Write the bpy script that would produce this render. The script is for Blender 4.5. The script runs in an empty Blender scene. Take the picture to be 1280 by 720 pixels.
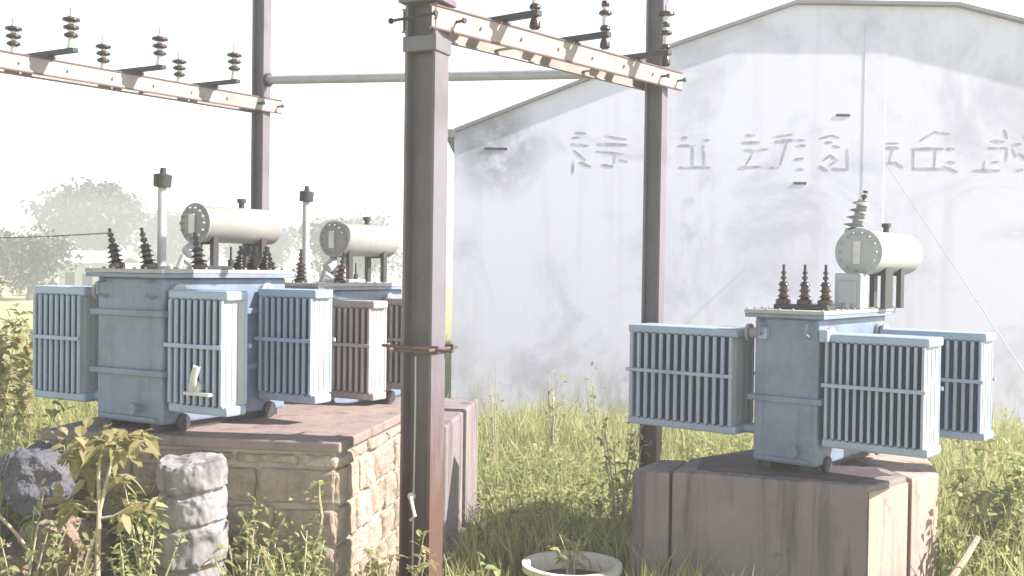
import bpy, math, random
import numpy as np
from mathutils import Vector, Matrix, Euler
R = math.radians
random.seed(7); rng = np.random.default_rng(11)
sc = bpy.context.scene
col = sc.collection

# ------------------------------------------------------------------ camera
EYE = 3.0; F = 1372.0
cam = bpy.data.cameras.new('camera'); camo = bpy.data.objects.new('camera', cam); col.objects.link(camo)
cam.sensor_width = 36; cam.lens = 36*F/1280; cam.clip_end = 3000; cam.clip_start = .05
MC = Matrix.Rotation(math.pi/2 - math.atan(25/F), 3, 'X') @ Matrix.Rotation(R(.8), 3, 'Z')
camo.matrix_world = Matrix.Translation((0, 0, EYE)) @ MC.to_4x4()
sc.camera = camo
def P(px, py, d):
    """point at depth d (metres along +y) seen at photo pixel px, py: used to measure places"""
    r = MC @ Vector(((px-640)/F, -(py-360)/F, -1)); r *= d/r.y
    return Vector((r.x, r.y, r.z + EYE))

# ------------------------------------------------------------------ materials
def new_mat(name):
    m = bpy.data.materials.new(name); m.use_nodes = True
    nt = m.node_tree; b = nt.nodes['Principled BSDF']
    return m, nt, b
def N(nt, t, **kw):
    n = nt.nodes.new(t)
    for k, v in kw.items(): setattr(n, k, v)
    return n
def noise(nt, vec, scale, detail=5, rough=.6, dist=0):
    n = N(nt, 'ShaderNodeTexNoise'); n.inputs['Scale'].default_value = scale
    n.inputs['Detail'].default_value = detail; n.inputs['Roughness'].default_value = rough; n.inputs['Distortion'].default_value = dist
    nt.links.new(vec, n.inputs['Vector']); return n.outputs['Fac']
def ramp(nt, fac, a, b):
    n = N(nt, 'ShaderNodeMapRange'); n.inputs['From Min'].default_value = a; n.inputs['From Max'].default_value = b
    n.interpolation_type = 'SMOOTHSTEP'
    nt.links.new(fac, n.inputs['Value']); return n.outputs['Result']
def mix(nt, fac, a, b):
    n = N(nt, 'ShaderNodeMix', data_type='RGBA')
    for s, v in ((n.inputs[0], fac), (n.inputs[6], a), (n.inputs[7], b)):
        if hasattr(v, 'links'): nt.links.new(v, s)
        elif isinstance(v, (int, float)): s.default_value = v
        else: s.default_value = (*v, 1)
    return n.outputs[2]
def mul(nt, a, b):
    n = N(nt, 'ShaderNodeMath', operation='MULTIPLY')
    for s, v in ((n.inputs[0], a), (n.inputs[1], b)):
        if hasattr(v, 'links'): nt.links.new(v, s)
        else: s.default_value = v
    return n.outputs[0]
def coords(nt, scale=(1, 1, 1), kind='Object'):
    tc = N(nt, 'ShaderNodeTexCoord'); mp = N(nt, 'ShaderNodeMapping'); mp.inputs['Scale'].default_value = scale
    nt.links.new(tc.outputs[kind], mp.inputs['Vector']); return mp.outputs['Vector']
def bump(nt, b, h, s, d=.01):
    n = N(nt, 'ShaderNodeBump'); n.inputs['Strength'].default_value = s; n.inputs['Distance'].default_value = d
    nt.links.new(h, n.inputs['Height']); nt.links.new(n.outputs['Normal'], b.inputs['Normal'])

def weathered(name, c, dirt, amt=.5, scale=3, rust=0., rustc=(.16, .06, .03), rough=.55, metal=0., streak=True, bmp=.15):
    """painted or bare surface with blotches, running streaks and optional rust"""
    m, nt, b = new_mat(name)
    v = coords(nt)
    cc = mix(nt, mul(nt, ramp(nt, noise(nt, v, scale), .4, .75), amt), c, dirt)
    if streak:
        vs = coords(nt, (9, 9, .8))
        cc = mix(nt, mul(nt, ramp(nt, noise(nt, vs, 1.4, 4), .5, .8), amt*.8), cc, dirt)
    if rust > 0:
        cc = mix(nt, ramp(nt, noise(nt, v, scale*2.2, 8, .7), .74-rust*.4, .8-rust*.35), cc, rustc)
    nt.links.new(cc, b.inputs['Base Color'])
    b.inputs['Roughness'].default_value = rough; b.inputs['Metallic'].default_value = metal
    fine = noise(nt, v, 60, 4)
    if bmp: bump(nt, b, fine, bmp, .004)
    return m

M = {}
M['tank'] = weathered('grey_blue_paint', (.195, .25, .355), (.115, .13, .175), .75, 2.5, .2, rough=.45)
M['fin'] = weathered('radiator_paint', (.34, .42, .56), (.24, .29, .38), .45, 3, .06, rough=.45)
M['panel'] = weathered('dusty_slate_panel_paint', (.085, .12, .205), (.075, .09, .13), .45, 3, .06, rough=.6)  # darker than the edging: shade in the gaps put into the colour
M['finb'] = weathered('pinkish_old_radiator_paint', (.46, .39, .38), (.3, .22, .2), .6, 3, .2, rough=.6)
M['panelb'] = weathered('brownish_panel_paint', (.2, .15, .15), (.14, .09, .08), .6, 3, .2, rough=.7)  # brown paint, darkened further for the shade between fins
M['endp'] = weathered('end_panel_paint', (.42, .45, .48), (.32, .32, .31), .4, 3, .1, rough=.5)  # lighter than the inner fins: sunlight painted on the end faces
M['lid'] = weathered('lid_paint', (.4, .39, .38), (.25, .2, .17), .5, 5, .25, rough=.6)
M['cons'] = weathered('conservator_paint', (.42, .42, .43), (.3, .29, .28), .4, 3, .12, rough=.5)
M['consb'] = weathered('tan_grey_drum_paint', (.29, .275, .265), (.2, .185, .175), .5, 3, .12, rough=.6)
M['oil'] = weathered('oil_soaked_crust', (.06, .042, .05), (.13, .095, .1), .8, 4, 0, rough=.75, streak=False)
M['dark'] = weathered('dark_iron', (.035, .035, .042), (.08, .055, .045), .5, 6, .2, rough=.6)
M['porc'] = weathered('brown_porcelain', (.05, .028, .024), (.08, .05, .04), .3, 8, 0, rough=.2, streak=False, bmp=0)
M['porcw'] = weathered('pale_porcelain', (.62, .6, .58), (.4, .38, .36), .4, 8, 0, rough=.3, streak=False, bmp=0)
M['porcg'] = weathered('grey_porcelain', (.3, .29, .3), (.12, .11, .11), .7, 9, 0, rough=.35, streak=False, bmp=0)
M['pole'] = weathered('pole_steel', (.175, .155, .18), (.1, .08, .088), .6, 2, .2, (.12, .06, .045), rough=.55)
def pole_mat():
    m = M['pole']; nt = m.node_tree; b = nt.nodes['Principled BSDF']
    src = b.inputs['Base Color'].links[0].from_socket
    sp = N(nt, 'ShaderNodeSeparateXYZ'); nt.links.new(coords(nt), sp.inputs[0])
    ad = N(nt, 'ShaderNodeMath', operation='MULTIPLY_ADD'); nt.links.new(noise(nt, coords(nt, (5, 5, 1.3)), 1.5, 7, .7), ad.inputs[0]); ad.inputs[1].default_value = 2.6; nt.links.new(sp.outputs['Z'], ad.inputs[2])
    f = ramp(nt, ad.outputs[0], 3.7, 2.2)
    nt.links.new(mix(nt, f, src, (.12, .062, .05)), b.inputs['Base Color'])
pole_mat()
M['poler'] = weathered('rusty_pole_steel', (.12, .075, .07), (.17, .09, .065), .7, 2, .35, (.15, .06, .035), rough=.75)  # rusty clamp steel, also the painted shade along beam edges
M['beam'] = weathered('beam_steel', (.37, .30, .285), (.25, .18, .16), .7, 3, .12, (.26, .14, .1), rough=.6)
M['galv'] = weathered('galvanised_tube', (.42, .41, .42), (.3, .29, .28), .5, 4, .08, rough=.5, metal=.2)
M['copper'] = weathered('tinned_conductor', (.2, .19, .18), (.12, .1, .09), .5, 8, 0, rough=.4, metal=.6, streak=False)
M['rim'] = weathered('planter_paint', (.66, .62, .56), (.4, .35, .28), .5, 6, .1, rough=.8)
M['soil'] = weathered('damp_soil', (.06, .045, .03), (.1, .08, .05), .6, 12, 0, rough=1, bmp=.8)
M['pale'] = weathered('limewash', (.32, .305, .31), (.12, .105, .11), .85, 4, 0, rough=.95, bmp=.6)
M['roofsheet'] = weathered('roof_sheet', (.22, .2, .22), (.15, .13, .13), .6, 1.2, .1, rough=.7)
M['paint_mark'] = weathered('faded_lettering', (.3, .29, .35), (.66, .65, .75), .9, 5, 0, rough=.9, bmp=0)
M['housewall'] = weathered('house_plaster', (.6, .58, .54), (.45, .42, .4), .5, 1, 0, rough=.9)
M['white'] = weathered('white_metal_sheet', (.75, .74, .72), (.55, .52, .5), .4, 2, 0, rough=.6)
M['window'] = weathered('window_dark', (.07, .08, .09), (.1, .1, .1), .3, 2, 0, rough=.2, streak=False, bmp=0)
M['stick'] = weathered('dry_wood', (.42, .34, .25), (.25, .19, .13), .6, 9, 0, rough=.95, bmp=.6)
M['bark'] = weathered('bark', (.16, .12, .09), (.08, .06, .05), .6, 6, 0, rough=.95, bmp=.8)
M['stalk'] = weathered('pale_stalk', (.45, .4, .28), (.26, .24, .14), .6, 12, 0, rough=.8, bmp=.1)

def plaster(name, c, dirt, c2):
    """old lime plaster: broad stains, vertical runs and patches where the coat came off"""
    m, nt, b = new_mat(name)
    v = coords(nt)
    cc = mix(nt, mul(nt, ramp(nt, noise(nt, v, 1.6, 6), .42, .7), .7), c, c2)
    cc = mix(nt, mul(nt, ramp(nt, noise(nt, coords(nt, (5, 5, .45)), 1.1, 6, .65, .3), .48, .72), .8), cc, dirt)
    cc = mix(nt, mul(nt, ramp(nt, noise(nt, v, 7, 7, .7), .58, .7), .5), cc, dirt)
    nt.links.new(cc, b.inputs['Base Color']); b.inputs['Roughness'].default_value = .95
    bump(nt, b, noise(nt, v, 14, 8, .65), .5, .02)
    return m
M['plaster'] = plaster('old_pink_plaster', (.225, .185, .19), (.075, .055, .07), (.3, .245, .225))

M['plasterb'] = plaster('salmon_plaster', (.42, .31, .27), (.2, .09, .075), (.46, .37, .32))  # salmon plaster, its lighter tone painting in sunlight on the plinth end
M['slabtop'] = plaster('red_brown_slab', (.27, .2, .185), (.14, .085, .075), (.33, .25, .22))
def stones():
    m, nt, b = new_mat('rough_stone_blocks')
    g = N(nt, 'ShaderNodeNewGeometry'); v = coords(nt)
    cr = N(nt, 'ShaderNodeValToRGB'); nt.links.new(g.outputs['Random Per Island'], cr.inputs['Fac'])
    e = cr.color_ramp.elements
    e[0].color = (.46, .345, .29, 1); e[1].color = (.64, .52, .45, 1)
    for p, c in ((.3, (.54, .42, .34, 1)), (.55, (.42, .31, .265, 1)), (.8, (.55, .42, .35, 1))):
        k = e.new(p); k.color = c
    cc = mix(nt, mul(nt, ramp(nt, noise(nt, v, 5, 7, .7), .45, .7), .6), cr.outputs['Color'], (.22, .17, .13))
    cc = mix(nt, mul(nt, ramp(nt, noise(nt, coords(nt, (5, 5, .6)), 1.3, 5), .5, .72), .5), cc, (.2, .17, .11))
    cc = mix(nt, mul(nt, ramp(nt, noise(nt, v, 1.1, 6, .7, 1.), .5, .68), .65), cc, (.2, .175, .12))
    cc = mix(nt, mul(nt, ramp(nt, noise(nt, v, 26, 6, .8), .52, .7), .6), cc, (.14, .11, .09))
    nt.links.new(cc, b.inputs['Base Color']); b.inputs['Roughness'].default_value = .95
    bump(nt, b, noise(nt, v, 30, 8, .75), .9, .03)
    return m
M['stone'] = stones()
M['mortar'] = weathered('mortar', (.46, .38, .32), (.33, .27, .22), .7, 5, 0, rough=1, bmp=.7)
M['boulder'] = weathered('blue_grey_rock', (.09, .09, .12), (.17, .155, .17), .8, 3, 0, rough=.9, bmp=.8, streak=False)
M['laterite'] = weathered('red_brown_earth_block', (.27, .19, .15), (.16, .11, .09), .7, 4, 0, rough=1, bmp=.9)

def wallmat():
    m, nt, b = new_mat('whitewashed_wall')
    v = coords(nt)
    cc = mix(nt, mul(nt, ramp(nt, noise(nt, v, .45, 7, .65, .8), .47, .66), .75), (.70, .685, .83), (.48, .47, .59))
    cc = mix(nt, mul(nt, ramp(nt, noise(nt, coords(nt, (2.4, 2.4, .16)), 1, 6), .5, .72), .45), cc, (.56, .55, .62))
    cc = mix(nt, mul(nt, ramp(nt, noise(nt, v, 2.2, 8, .7), .6, .72), .25), cc, (.56, .54, .58))
    # grey damp under the eaves corner of this wall
    tc = N(nt, 'ShaderNodeTexCoord'); d = N(nt, 'ShaderNodeVectorMath', operation='DISTANCE')
    d.inputs[1].default_value = (-7.1, 0, 5.25); nt.links.new(tc.outputs['Object'], d.inputs[0])
    damp = mul(nt, ramp(nt, d.outputs['Value'], 1.25, .25), ramp(nt, noise(nt, v, 1.8, 5), .3, .6))
    cc = mix(nt, mul(nt, damp, .8), cc, (.24, .24, .29))
    sp = N(nt, 'ShaderNodeSeparateXYZ'); nt.links.new(tc.outputs['Object'], sp.inputs[0])
    splash = mul(nt, ramp(nt, sp.outputs['Z'], 1.7, .1), ramp(nt, noise(nt, coords(nt, (1.5, 1.5, .6)), 1.6, 7, .7), .4, .62))   # mud splash and moss along the foot
    cc = mix(nt, mul(nt, splash, .75), cc, (.33, .33, .27))
    nt.links.new(cc, b.inputs['Base Color']); b.inputs['Roughness'].default_value = .95
    bump(nt, b, noise(nt, v, 6, 8, .65), .1, .02)
    return m
M['wall'] = wallmat()

def ground_mat():
    m, nt, b = new_mat('dry_grass_soil')
    v = coords(nt)
    cc = mix(nt, ramp(nt, noise(nt, v, .5, 8, .7), .35, .65), (.36, .33, .17), (.30, .32, .13))
    cc = mix(nt, mul(nt, ramp(nt, noise(nt, v, 2.5, 8, .7), .5, .7), .6), cc, (.34, .25, .17))
    nt.links.new(cc, b.inputs['Base Color']); b.inputs['Roughness'].default_value = 1
    bump(nt, b, noise(nt, v, 12, 6), .8, .05)
    return m
M['ground'] = ground_mat()

def leaf(name, cs, trans=.55):
    m, nt, b = new_mat(name)
    g = N(nt, 'ShaderNodeNewGeometry')
    cr = N(nt, 'ShaderNodeValToRGB'); nt.links.new(g.outputs['Random Per Island'], cr.inputs['Fac'])
    e = cr.color_ramp.elements
    e[0].color = (*cs[0], 1); e[1].color = (*cs[-1], 1)
    for i, c in enumerate(cs[1:-1]):
        k = e.new((i+1)/(len(cs)-1)); k.color = (*c, 1)
    cc = mix(nt, mul(nt, ramp(nt, noise(nt, coords(nt), 1.2, 4), .4, .7), .5), cr.outputs['Color'], cs[0])
    nt.links.new(cc, b.inputs['Base Color']); b.inputs['Roughness'].default_value = .6
    t = N(nt, 'ShaderNodeBsdfTranslucent'); nt.links.new(cc, t.inputs['Color'])
    ms = N(nt, 'ShaderNodeMixShader'); ms.inputs[0].default_value = trans
    nt.links.new(b.outputs[0], ms.inputs[1]); nt.links.new(t.outputs[0], ms.inputs[2])
    nt.links.new(ms.outputs[0], nt.nodes['Material Output'].inputs['Surface'])
    return m
M['grass'] = leaf('grass_blades', [(.29, .31, .12), (.47, .48, .21), (.6, .56, .3), (.42, .44, .18)])
M['weed'] = leaf('weed_leaves', [(.2, .26, .09), (.35, .41, .16), (.48, .48, .22), (.56, .53, .3)])
M['dry'] = leaf('dry_leaves', [(.26, .22, .09), (.42, .37, .17), (.5, .45, .25)])
M['tree'] = leaf('tree_leaves', [(.035, .05, .03), (.05, .07, .04), (.07, .085, .05)], .1)

# ------------------------------------------------------------------ mesh helper
class G:
    def __init__(s): s.v = []; s.f = []; s.M = Matrix.Identity(4)
    def add(s, vs, fs):
        o = len(s.v)
        s.v += [tuple(s.M @ Vector(p)) for p in vs]; s.f += [tuple(o+i for i in q) for q in fs]
        return s
    def box(s, x0, x1, y0, y1, z0, z1):
        return s.add([(x0,y0,z0),(x1,y0,z0),(x1,y1,z0),(x0,y1,z0),(x0,y0,z1),(x1,y0,z1),(x1,y1,z1),(x0,y1,z1)],
                     [(0,3,2,1),(4,5,6,7),(0,1,5,4),(1,2,6,5),(2,3,7,6),(3,0,4,7)])
    def prism(s, poly, a, b):
        """poly: list of 3-vectors at one end; extruded by vector b-a"""
        d = Vector(b)-Vector(a); n = len(poly)
        vs = [tuple(p) for p in poly] + [tuple(Vector(p)+d) for p in poly]
        return s.add(vs, [tuple(range(n))[::-1], tuple(range(n, 2*n))] + [(i, (i+1) % n, n+(i+1) % n, n+i) for i in range(n)])
    def tube(s, pts, r, n=8, cap=True):
        pts = [Vector(p) for p in pts]; k = len(pts)
        rs = r if isinstance(r, (list, tuple)) else [r]*k
        vs = []; fs = []; up = None
        for i, p in enumerate(pts):
            t = (pts[min(i+1, k-1)] - pts[max(i-1, 0)])
            t = t.normalized() if t.length > 1e-9 else Vector((0, 0, 1))
            if up is None: up = Vector((0, 0, 1)) if abs(t.z) < .9 else Vector((1, 0, 0))
            a = t.cross(up).normalized(); b = a.cross(t).normalized(); up = b
            vs += [tuple(p + (a*math.cos(2*math.pi*j/n) + b*math.sin(2*math.pi*j/n))*rs[i]) for j in range(n)]
        for i in range(k-1):
            for j in range(n):
                fs.append((i*n+j, i*n+(j+1) % n, (i+1)*n+(j+1) % n, (i+1)*n+j))
        if cap: fs += [tuple(range(n))[::-1], tuple((k-1)*n+j for j in range(n))]
        return s.add(vs, fs)
    def lathe(s, prof, base, axis, n=16):
        """prof: (distance along axis, radius)"""
        base = Vector(base); ax = Vector(axis).normalized()
        return s.tube2([(base + ax*h, r) for h, r in prof], ax, n)
    def tube2(s, pr, ax, n):
        a = ax.cross(Vector((0, 0, 1)) if abs(ax.z) < .9 else Vector((1, 0, 0))).normalized(); b = a.cross(ax).normalized()
        vs = []; fs = []
        for p, r in pr: vs += [tuple(p + (a*math.cos(2*math.pi*j/n) + b*math.sin(2*math.pi*j/n))*r) for j in range(n)]
        k = len(pr)
        for i in range(k-1):
            for j in range(n): fs.append((i*n+j, i*n+(j+1) % n, (i+1)*n+(j+1) % n, (i+1)*n+j))
        fs += [tuple(range(n))[::-1], tuple((k-1)*n+j for j in range(n))]
        return s.add(vs, fs)
def obj(name, g, mat, parent=None, smooth=False, bevel=0., seg=2):
    me = bpy.data.meshes.new(name); me.from_pydata(g.v, [], g.f)
    me.materials.append(M[mat] if isinstance(mat, str) else mat)
    import bmesh
    bm = bmesh.new(); bm.from_mesh(me); bmesh.ops.recalc_face_normals(bm, faces=bm.faces); bm.to_mesh(me); bm.free()
    if smooth:
        me.shade_smooth(); me.set_sharp_from_angle(angle=R(38))
    o = bpy.data.objects.new(name, me); col.objects.link(o)
    if parent is not None: o.parent = parent
    if bevel:
        md = o.modifiers.new('bevel', 'BEVEL'); md.width = bevel; md.segments = seg; md.limit_method = 'ANGLE'; md.angle_limit = R(40)
    return o
def tag(o, label=None, cat=None, group=None, kind=None):
    if label: o['label'] = label
    if cat: o['category'] = cat
    if group: o['group'] = group
    if kind: o['kind'] = kind
    return o
def thing(name, label, cat, loc=(0, 0, 0), rz=0, group=None):
    o = bpy.data.objects.new(name, None); col.objects.link(o); o.empty_display_size = .2
    o.location = loc; o.rotation_euler = (0, 0, rz)
    return tag(o, label, cat, group)
def copy_tree(o, parent=None):
    c = o.copy(); col.objects.link(c)
    if parent is not None: c.parent = parent
    for ch in list(o.children): copy_tree(ch, c)
    return c

# ------------------------------------------------------------------ ground
g = G(); n = 60
xs = np.linspace(-1, 1, n); ext = np.sign(xs)*np.abs(xs)**2.2*420
vs = []; fs = []
for j in range(n):
    for i in range(n):
        x, y = ext[i], ext[j]+12
        z = .05*math.sin(x*.7+1)*math.cos(y*.55) if abs(x) < 30 and 0 < y < 40 else 0
        vs.append((x, y, z-.02))
for j in range(n-1):
    for i in range(n-1): fs.append((j*n+i, j*n+i+1, (j+1)*n+i+1, (j+1)*n+i))
g.add(vs, fs)
tag(obj('ground', g, 'ground', smooth=True), kind='structure')

# ------------------------------------------------------------------ warehouse with the white gable wall
DB = 20.5
def W(px, py): p = P(px, py, DB); return p.x, p.z
wh = thing('warehouse', 'long shed with a whitewashed gable wall and faded grey lettering across it', 'building', (P(1093, 300, DB).x, DB, 0))
cx = wh.location.x
prof = [W(568, 166), W(735, 101), W(845, 58), W(995, 6), W(1195, 9)]
xl = prof[0][0]-cx; xr = -xl
gab = [(xl, -.3)] + [(x-cx, z) for x, z in prof]
zpk = prof[-1][1]
gab += [(xr*.62, W(1290, 48)[1]-.25), (xr, prof[0][1]), (xr, -.3)]
g = G(); g.prism([(x, 0, z) for x, z in gab], (0, 0, 0), (0, .3, 0))
obj('gable_wall', g, 'wall', wh)
for s in (xl, xr-.3):
    g = G(); g.box(s, s+.3, .3, 22, -.3, prof[0][1]-.12); obj('side_wall', g, 'wall', wh)
# roof sheets run back from the gable with a small overhang
top = gab[1:-1]
g = G(); th = .07
for (x0, z0), (x1, z1) in zip(top[:-1], top[1:]):
    g.prism([(x0, -.14, z0+.004), (x1, -.14, z1+.004), (x1, -.14, z1+th), (x0, -.14, z0+th)], (0, 0, 0), (0, 22.2, 0))
obj('roof', g, 'roofsheet', wh)
g = G(); g.box(xl-.16, xl+.02, -.16, 22, prof[0][1]-.1, prof[0][1]+.05); obj('eave_gutter', g, 'roofsheet', wh)
for px0, px1, y0 in ((1082, 1109, 8),):
    x0, z1 = W(px0, y0); x1, _ = W(px1, y0)
    g = G(); g.box(x0-cx, x1-cx, -.007, .004, -.3, z1-.25); obj('pilaster', g, 'wall', wh, bevel=.01)
# painted lettering, half washed off: each character is a set of brush strokes
chars = [
 [((720,166),(732,167),2.4), ((716,172),(726,172),2), ((715,180),(735,182),2.4), ((716,216),(717,203),2.2), ((726,203),(738,208),2.6), ((718,188),(732,200),1.5)],
 [((757,170),(783,174),2), ((748,180),(784,181),3), ((746,189),(780,192),1.6), ((753,206),(766,208),2.8), ((775,199),(784,202),2), ((770,192),(768,204),1.6)],
 [((853,172),(858,172),3), ((849,182),(868,182),2.6), ((882,175),(887,175),2.6), ((866,183),(866,208),2.2), ((880,182),(881,208),2.2), ((850,209),(888,209),2.6)],
 [((933,169),(943,169),2.4), ((929,178),(949,178),3), ((932,187),(946,188),3), ((946,188),(960,186),2.2), ((924,210),(936,209),3), ((936,209),(951,208),2), ((942,190),(933,206),1.6)],
 [((968,171),(990,168),2.2), ((970,177),(992,175),3.4), ((996,175),(1006,175),2.4), ((997,182),(1006,182),2.6), ((963,209),(973,209),2.4), ((994,199),(1004,198),2.6), ((997,211),(1004,212),2.4), ((984,178),(976,206),1.6)],
 [((1025,173),(1040,169),1.8), ((1040,169),(1048,172),1.8), ((1032,178),(1040,178),2.2), ((1042,182),(1049,184),2.2), ((1030,200),(1038,194),2.2), ((1038,194),(1047,200),2.2), ((1047,200),(1038,206),2.2), ((1025,208),(1034,213),2.8), ((1041,211),(1060,212),2.4), ((1060,186),(1060,210),1.8)],
 [((1108,185),(1123,185),3.6), ((1105,179),(1123,179),1.4), ((1109,204),(1119,203),2.4), ((1119,203),(1128,209),2.4), ((1116,186),(1112,202),1.6)],
 [((1150,176),(1168,165),1.8), ((1168,165),(1187,167),2.2), ((1140,186),(1178,186),3), ((1184,186),(1192,186),3), ((1142,211),(1180,211),2.8), ((1180,208),(1196,215),2.6), ((1185,202),(1193,203),2.6), ((1142,187),(1142,210),1.6), ((1170,187),(1168,210),1.6)],
 [((1240,176),(1254,177),3), ((1236,185),(1257,185),2.2), ((1256,163),(1259,172),2.4), ((1259,186),(1258,200),2.4), ((1217,213),(1249,213),3), ((1231,202),(1230,212),2), ((1240,203),(1248,202),1.6)],
 [((1267,181),(1276,180),2.6), ((1270,195),(1266,186),2.2), ((1274,192),(1284,200),2.6), ((1272,213),(1278,212),3), ((1280,170),(1288,176),2.2), ((1284,186),(1292,198),2.2)],
]
for c in chars:
    g = G()
    for a, b, w in c:
        ax, az = W(*a); bx, bz = W(*b); ww = w/F*DB*.68
        d = Vector((bx-ax, bz-az)); d.normalize(); nx, nz = -d.y*ww, d.x*ww
        m_ = .35
        pts = [(ax-cx-d.x*ww, az-d.y*ww), (ax-cx+nx*.7, az+nz*.7), ((ax+bx)/2-cx+nx, (az+bz)/2+nz), (bx-cx+nx*.6, bz+nz*.6), (bx-cx+d.x*ww, bz+d.y*ww), (bx-cx-nx*.6, bz-nz*.6), ((ax+bx)/2-cx-nx, (az+bz)/2-nz), (ax-cx-nx*.7, az-nz*.7)]
        k = len(g.v)*.00001
        g.prism([(x, -.0035-k, z) for x, z in pts], (0, 0, 0), (0, .0035+k-.0005, 0))
    o = obj('painted_letter', g, 'paint_mark', wh)
    for v in (o,): v.location.y = 0 if True else 0
for px, py, w in ((1054, 144, .26), (1000, 229, .24), (620, 186, .42)):
    x, z = W(px, py); g = G(); g.box(x-cx-w/2, x-cx+w/2, -.014, .004, z-.025, z+.025)
    obj('wall_bracket', g, 'dark', wh, bevel=.01)

# ------------------------------------------------------------------ transformers
def insul_prof(h, r, sheds, rs):
    """ribbed porcelain outline"""
    pr = [(0, r*1.3)]
    for i in range(sheds):
        z = h*(i+.35)/sheds; s = h/sheds
        pr += [(z-.12*s, r), (z, rs*(1-.08*i)), (z+.12*s, rs*(1-.08*i)*.92), (z+.42*s, r)]
    pr += [(h, r)]
    return pr
def fin_bank(root, u0, u1, v0, dep, z0, z1, n, inner, fm='fin', pm='panel'):
    """one radiator bank: upright fins side by side along u, each fin a flat pressed panel; inner = tank side"""
    sgn = 1 if u1 > u0 else -1
    g = G(); ge = G(); gp = G(); t = .011
    for i in range(n):
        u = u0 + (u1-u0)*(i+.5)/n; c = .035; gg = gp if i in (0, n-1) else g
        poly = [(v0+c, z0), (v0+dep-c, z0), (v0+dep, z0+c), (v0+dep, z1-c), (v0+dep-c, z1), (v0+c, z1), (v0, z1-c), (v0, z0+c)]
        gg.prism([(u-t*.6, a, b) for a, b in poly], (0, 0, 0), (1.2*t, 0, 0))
        e = abs(u1-u0)/n*.24   # rolled edges of the panel
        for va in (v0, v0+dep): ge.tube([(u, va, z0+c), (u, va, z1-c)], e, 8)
        for k in range(3):   # pressed flutes on the broad faces
            vv = v0+dep*(.25+.25*k)
            gg.box(u-t*.6-.006, u+t*.6+.006, vv-.025, vv+.025, z0+.06, z1-.06)
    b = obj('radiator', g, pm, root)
    obj('fin_edging', ge, fm, b, smooth=True); obj('end_panel', gp, 'endp', b)  # pale edging against dark panels paints in the shade between fins
    vm = v0+dep/2
    g = G(); g.box(min(u0, u1)-.012, max(u0, u1)+.012, v0+.012, v0+dep-.012, z1-.035, z1+.045)
    obj('top_header', g, fm, b, bevel=.018)
    g = G(); g.tube([(inner, vm, z1+.01), (u0, vm, z1+.01)], .05, 12); g.tube([(inner+sgn*.01, vm, z1+.01), (inner+sgn*.04, vm, z1+.01)], .085, 14)
    g.tube([(u0-sgn*.05, vm, z1+.01), (u0-sgn*.02, vm, z1+.01)], .085, 14)
    obj('upper_pipe', g, 'cons', b, smooth=True)
    g = G(); g.box(min(u0, u1)-.01, max(u0, u1)+.01, v0+.02, v0+dep-.02, z0-.05, z0+.03)
    obj('bottom_header', g, fm, b, bevel=.018)
    g = G(); g.tube([(inner, vm, z0+.0), (u0, vm, z0+.0)], .045, 12); g.tube([(inner+sgn*.01, vm, z0), (inner+sgn*.04, vm, z0)], .08, 14)
    obj('lower_pipe', g, fm, b, smooth=True)
    g = G(); zm = (z0+z1)/2+.05; g.box(min(u0, u1), max(u0, u1), v0-.042, v0-.018, zm-.017, zm+.017)
    g.box(min(u0, u1), max(u0, u1), v0+dep+.018, v0+dep+.04, zm-.017, zm+.017)
    obj('brace_bar', g, fm, b, bevel=.004)

def bushing(root, u, v, z, h, tilt, mat, sheds=4, r=.035, rs=.075, rod=.14, name='bushing'):
    ax = Vector(tilt).normalized()
    g = G(); g.lathe([(0, r*2), (.04, r*2), (.05, r*1.4)] + [(a+.05, b) for a, b in insul_prof(h, r, sheds, rs)], (u, v, z), ax, 16)
    o = obj(name, g, mat, root, smooth=True)
    e = Vector((u, v, z)) + ax*(h+.05)
    g = G(); g.tube([e - ax*.01, e + ax*rod], .014, 8); g.lathe([(0, .028), (.03, .028)], e+ax*.02, ax, 8); g.lathe([(0, .025), (.025, .025)], e+ax*.07, ax, 8)
    obj('terminal', g, 'dark', o, smooth=True)
    return o

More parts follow.
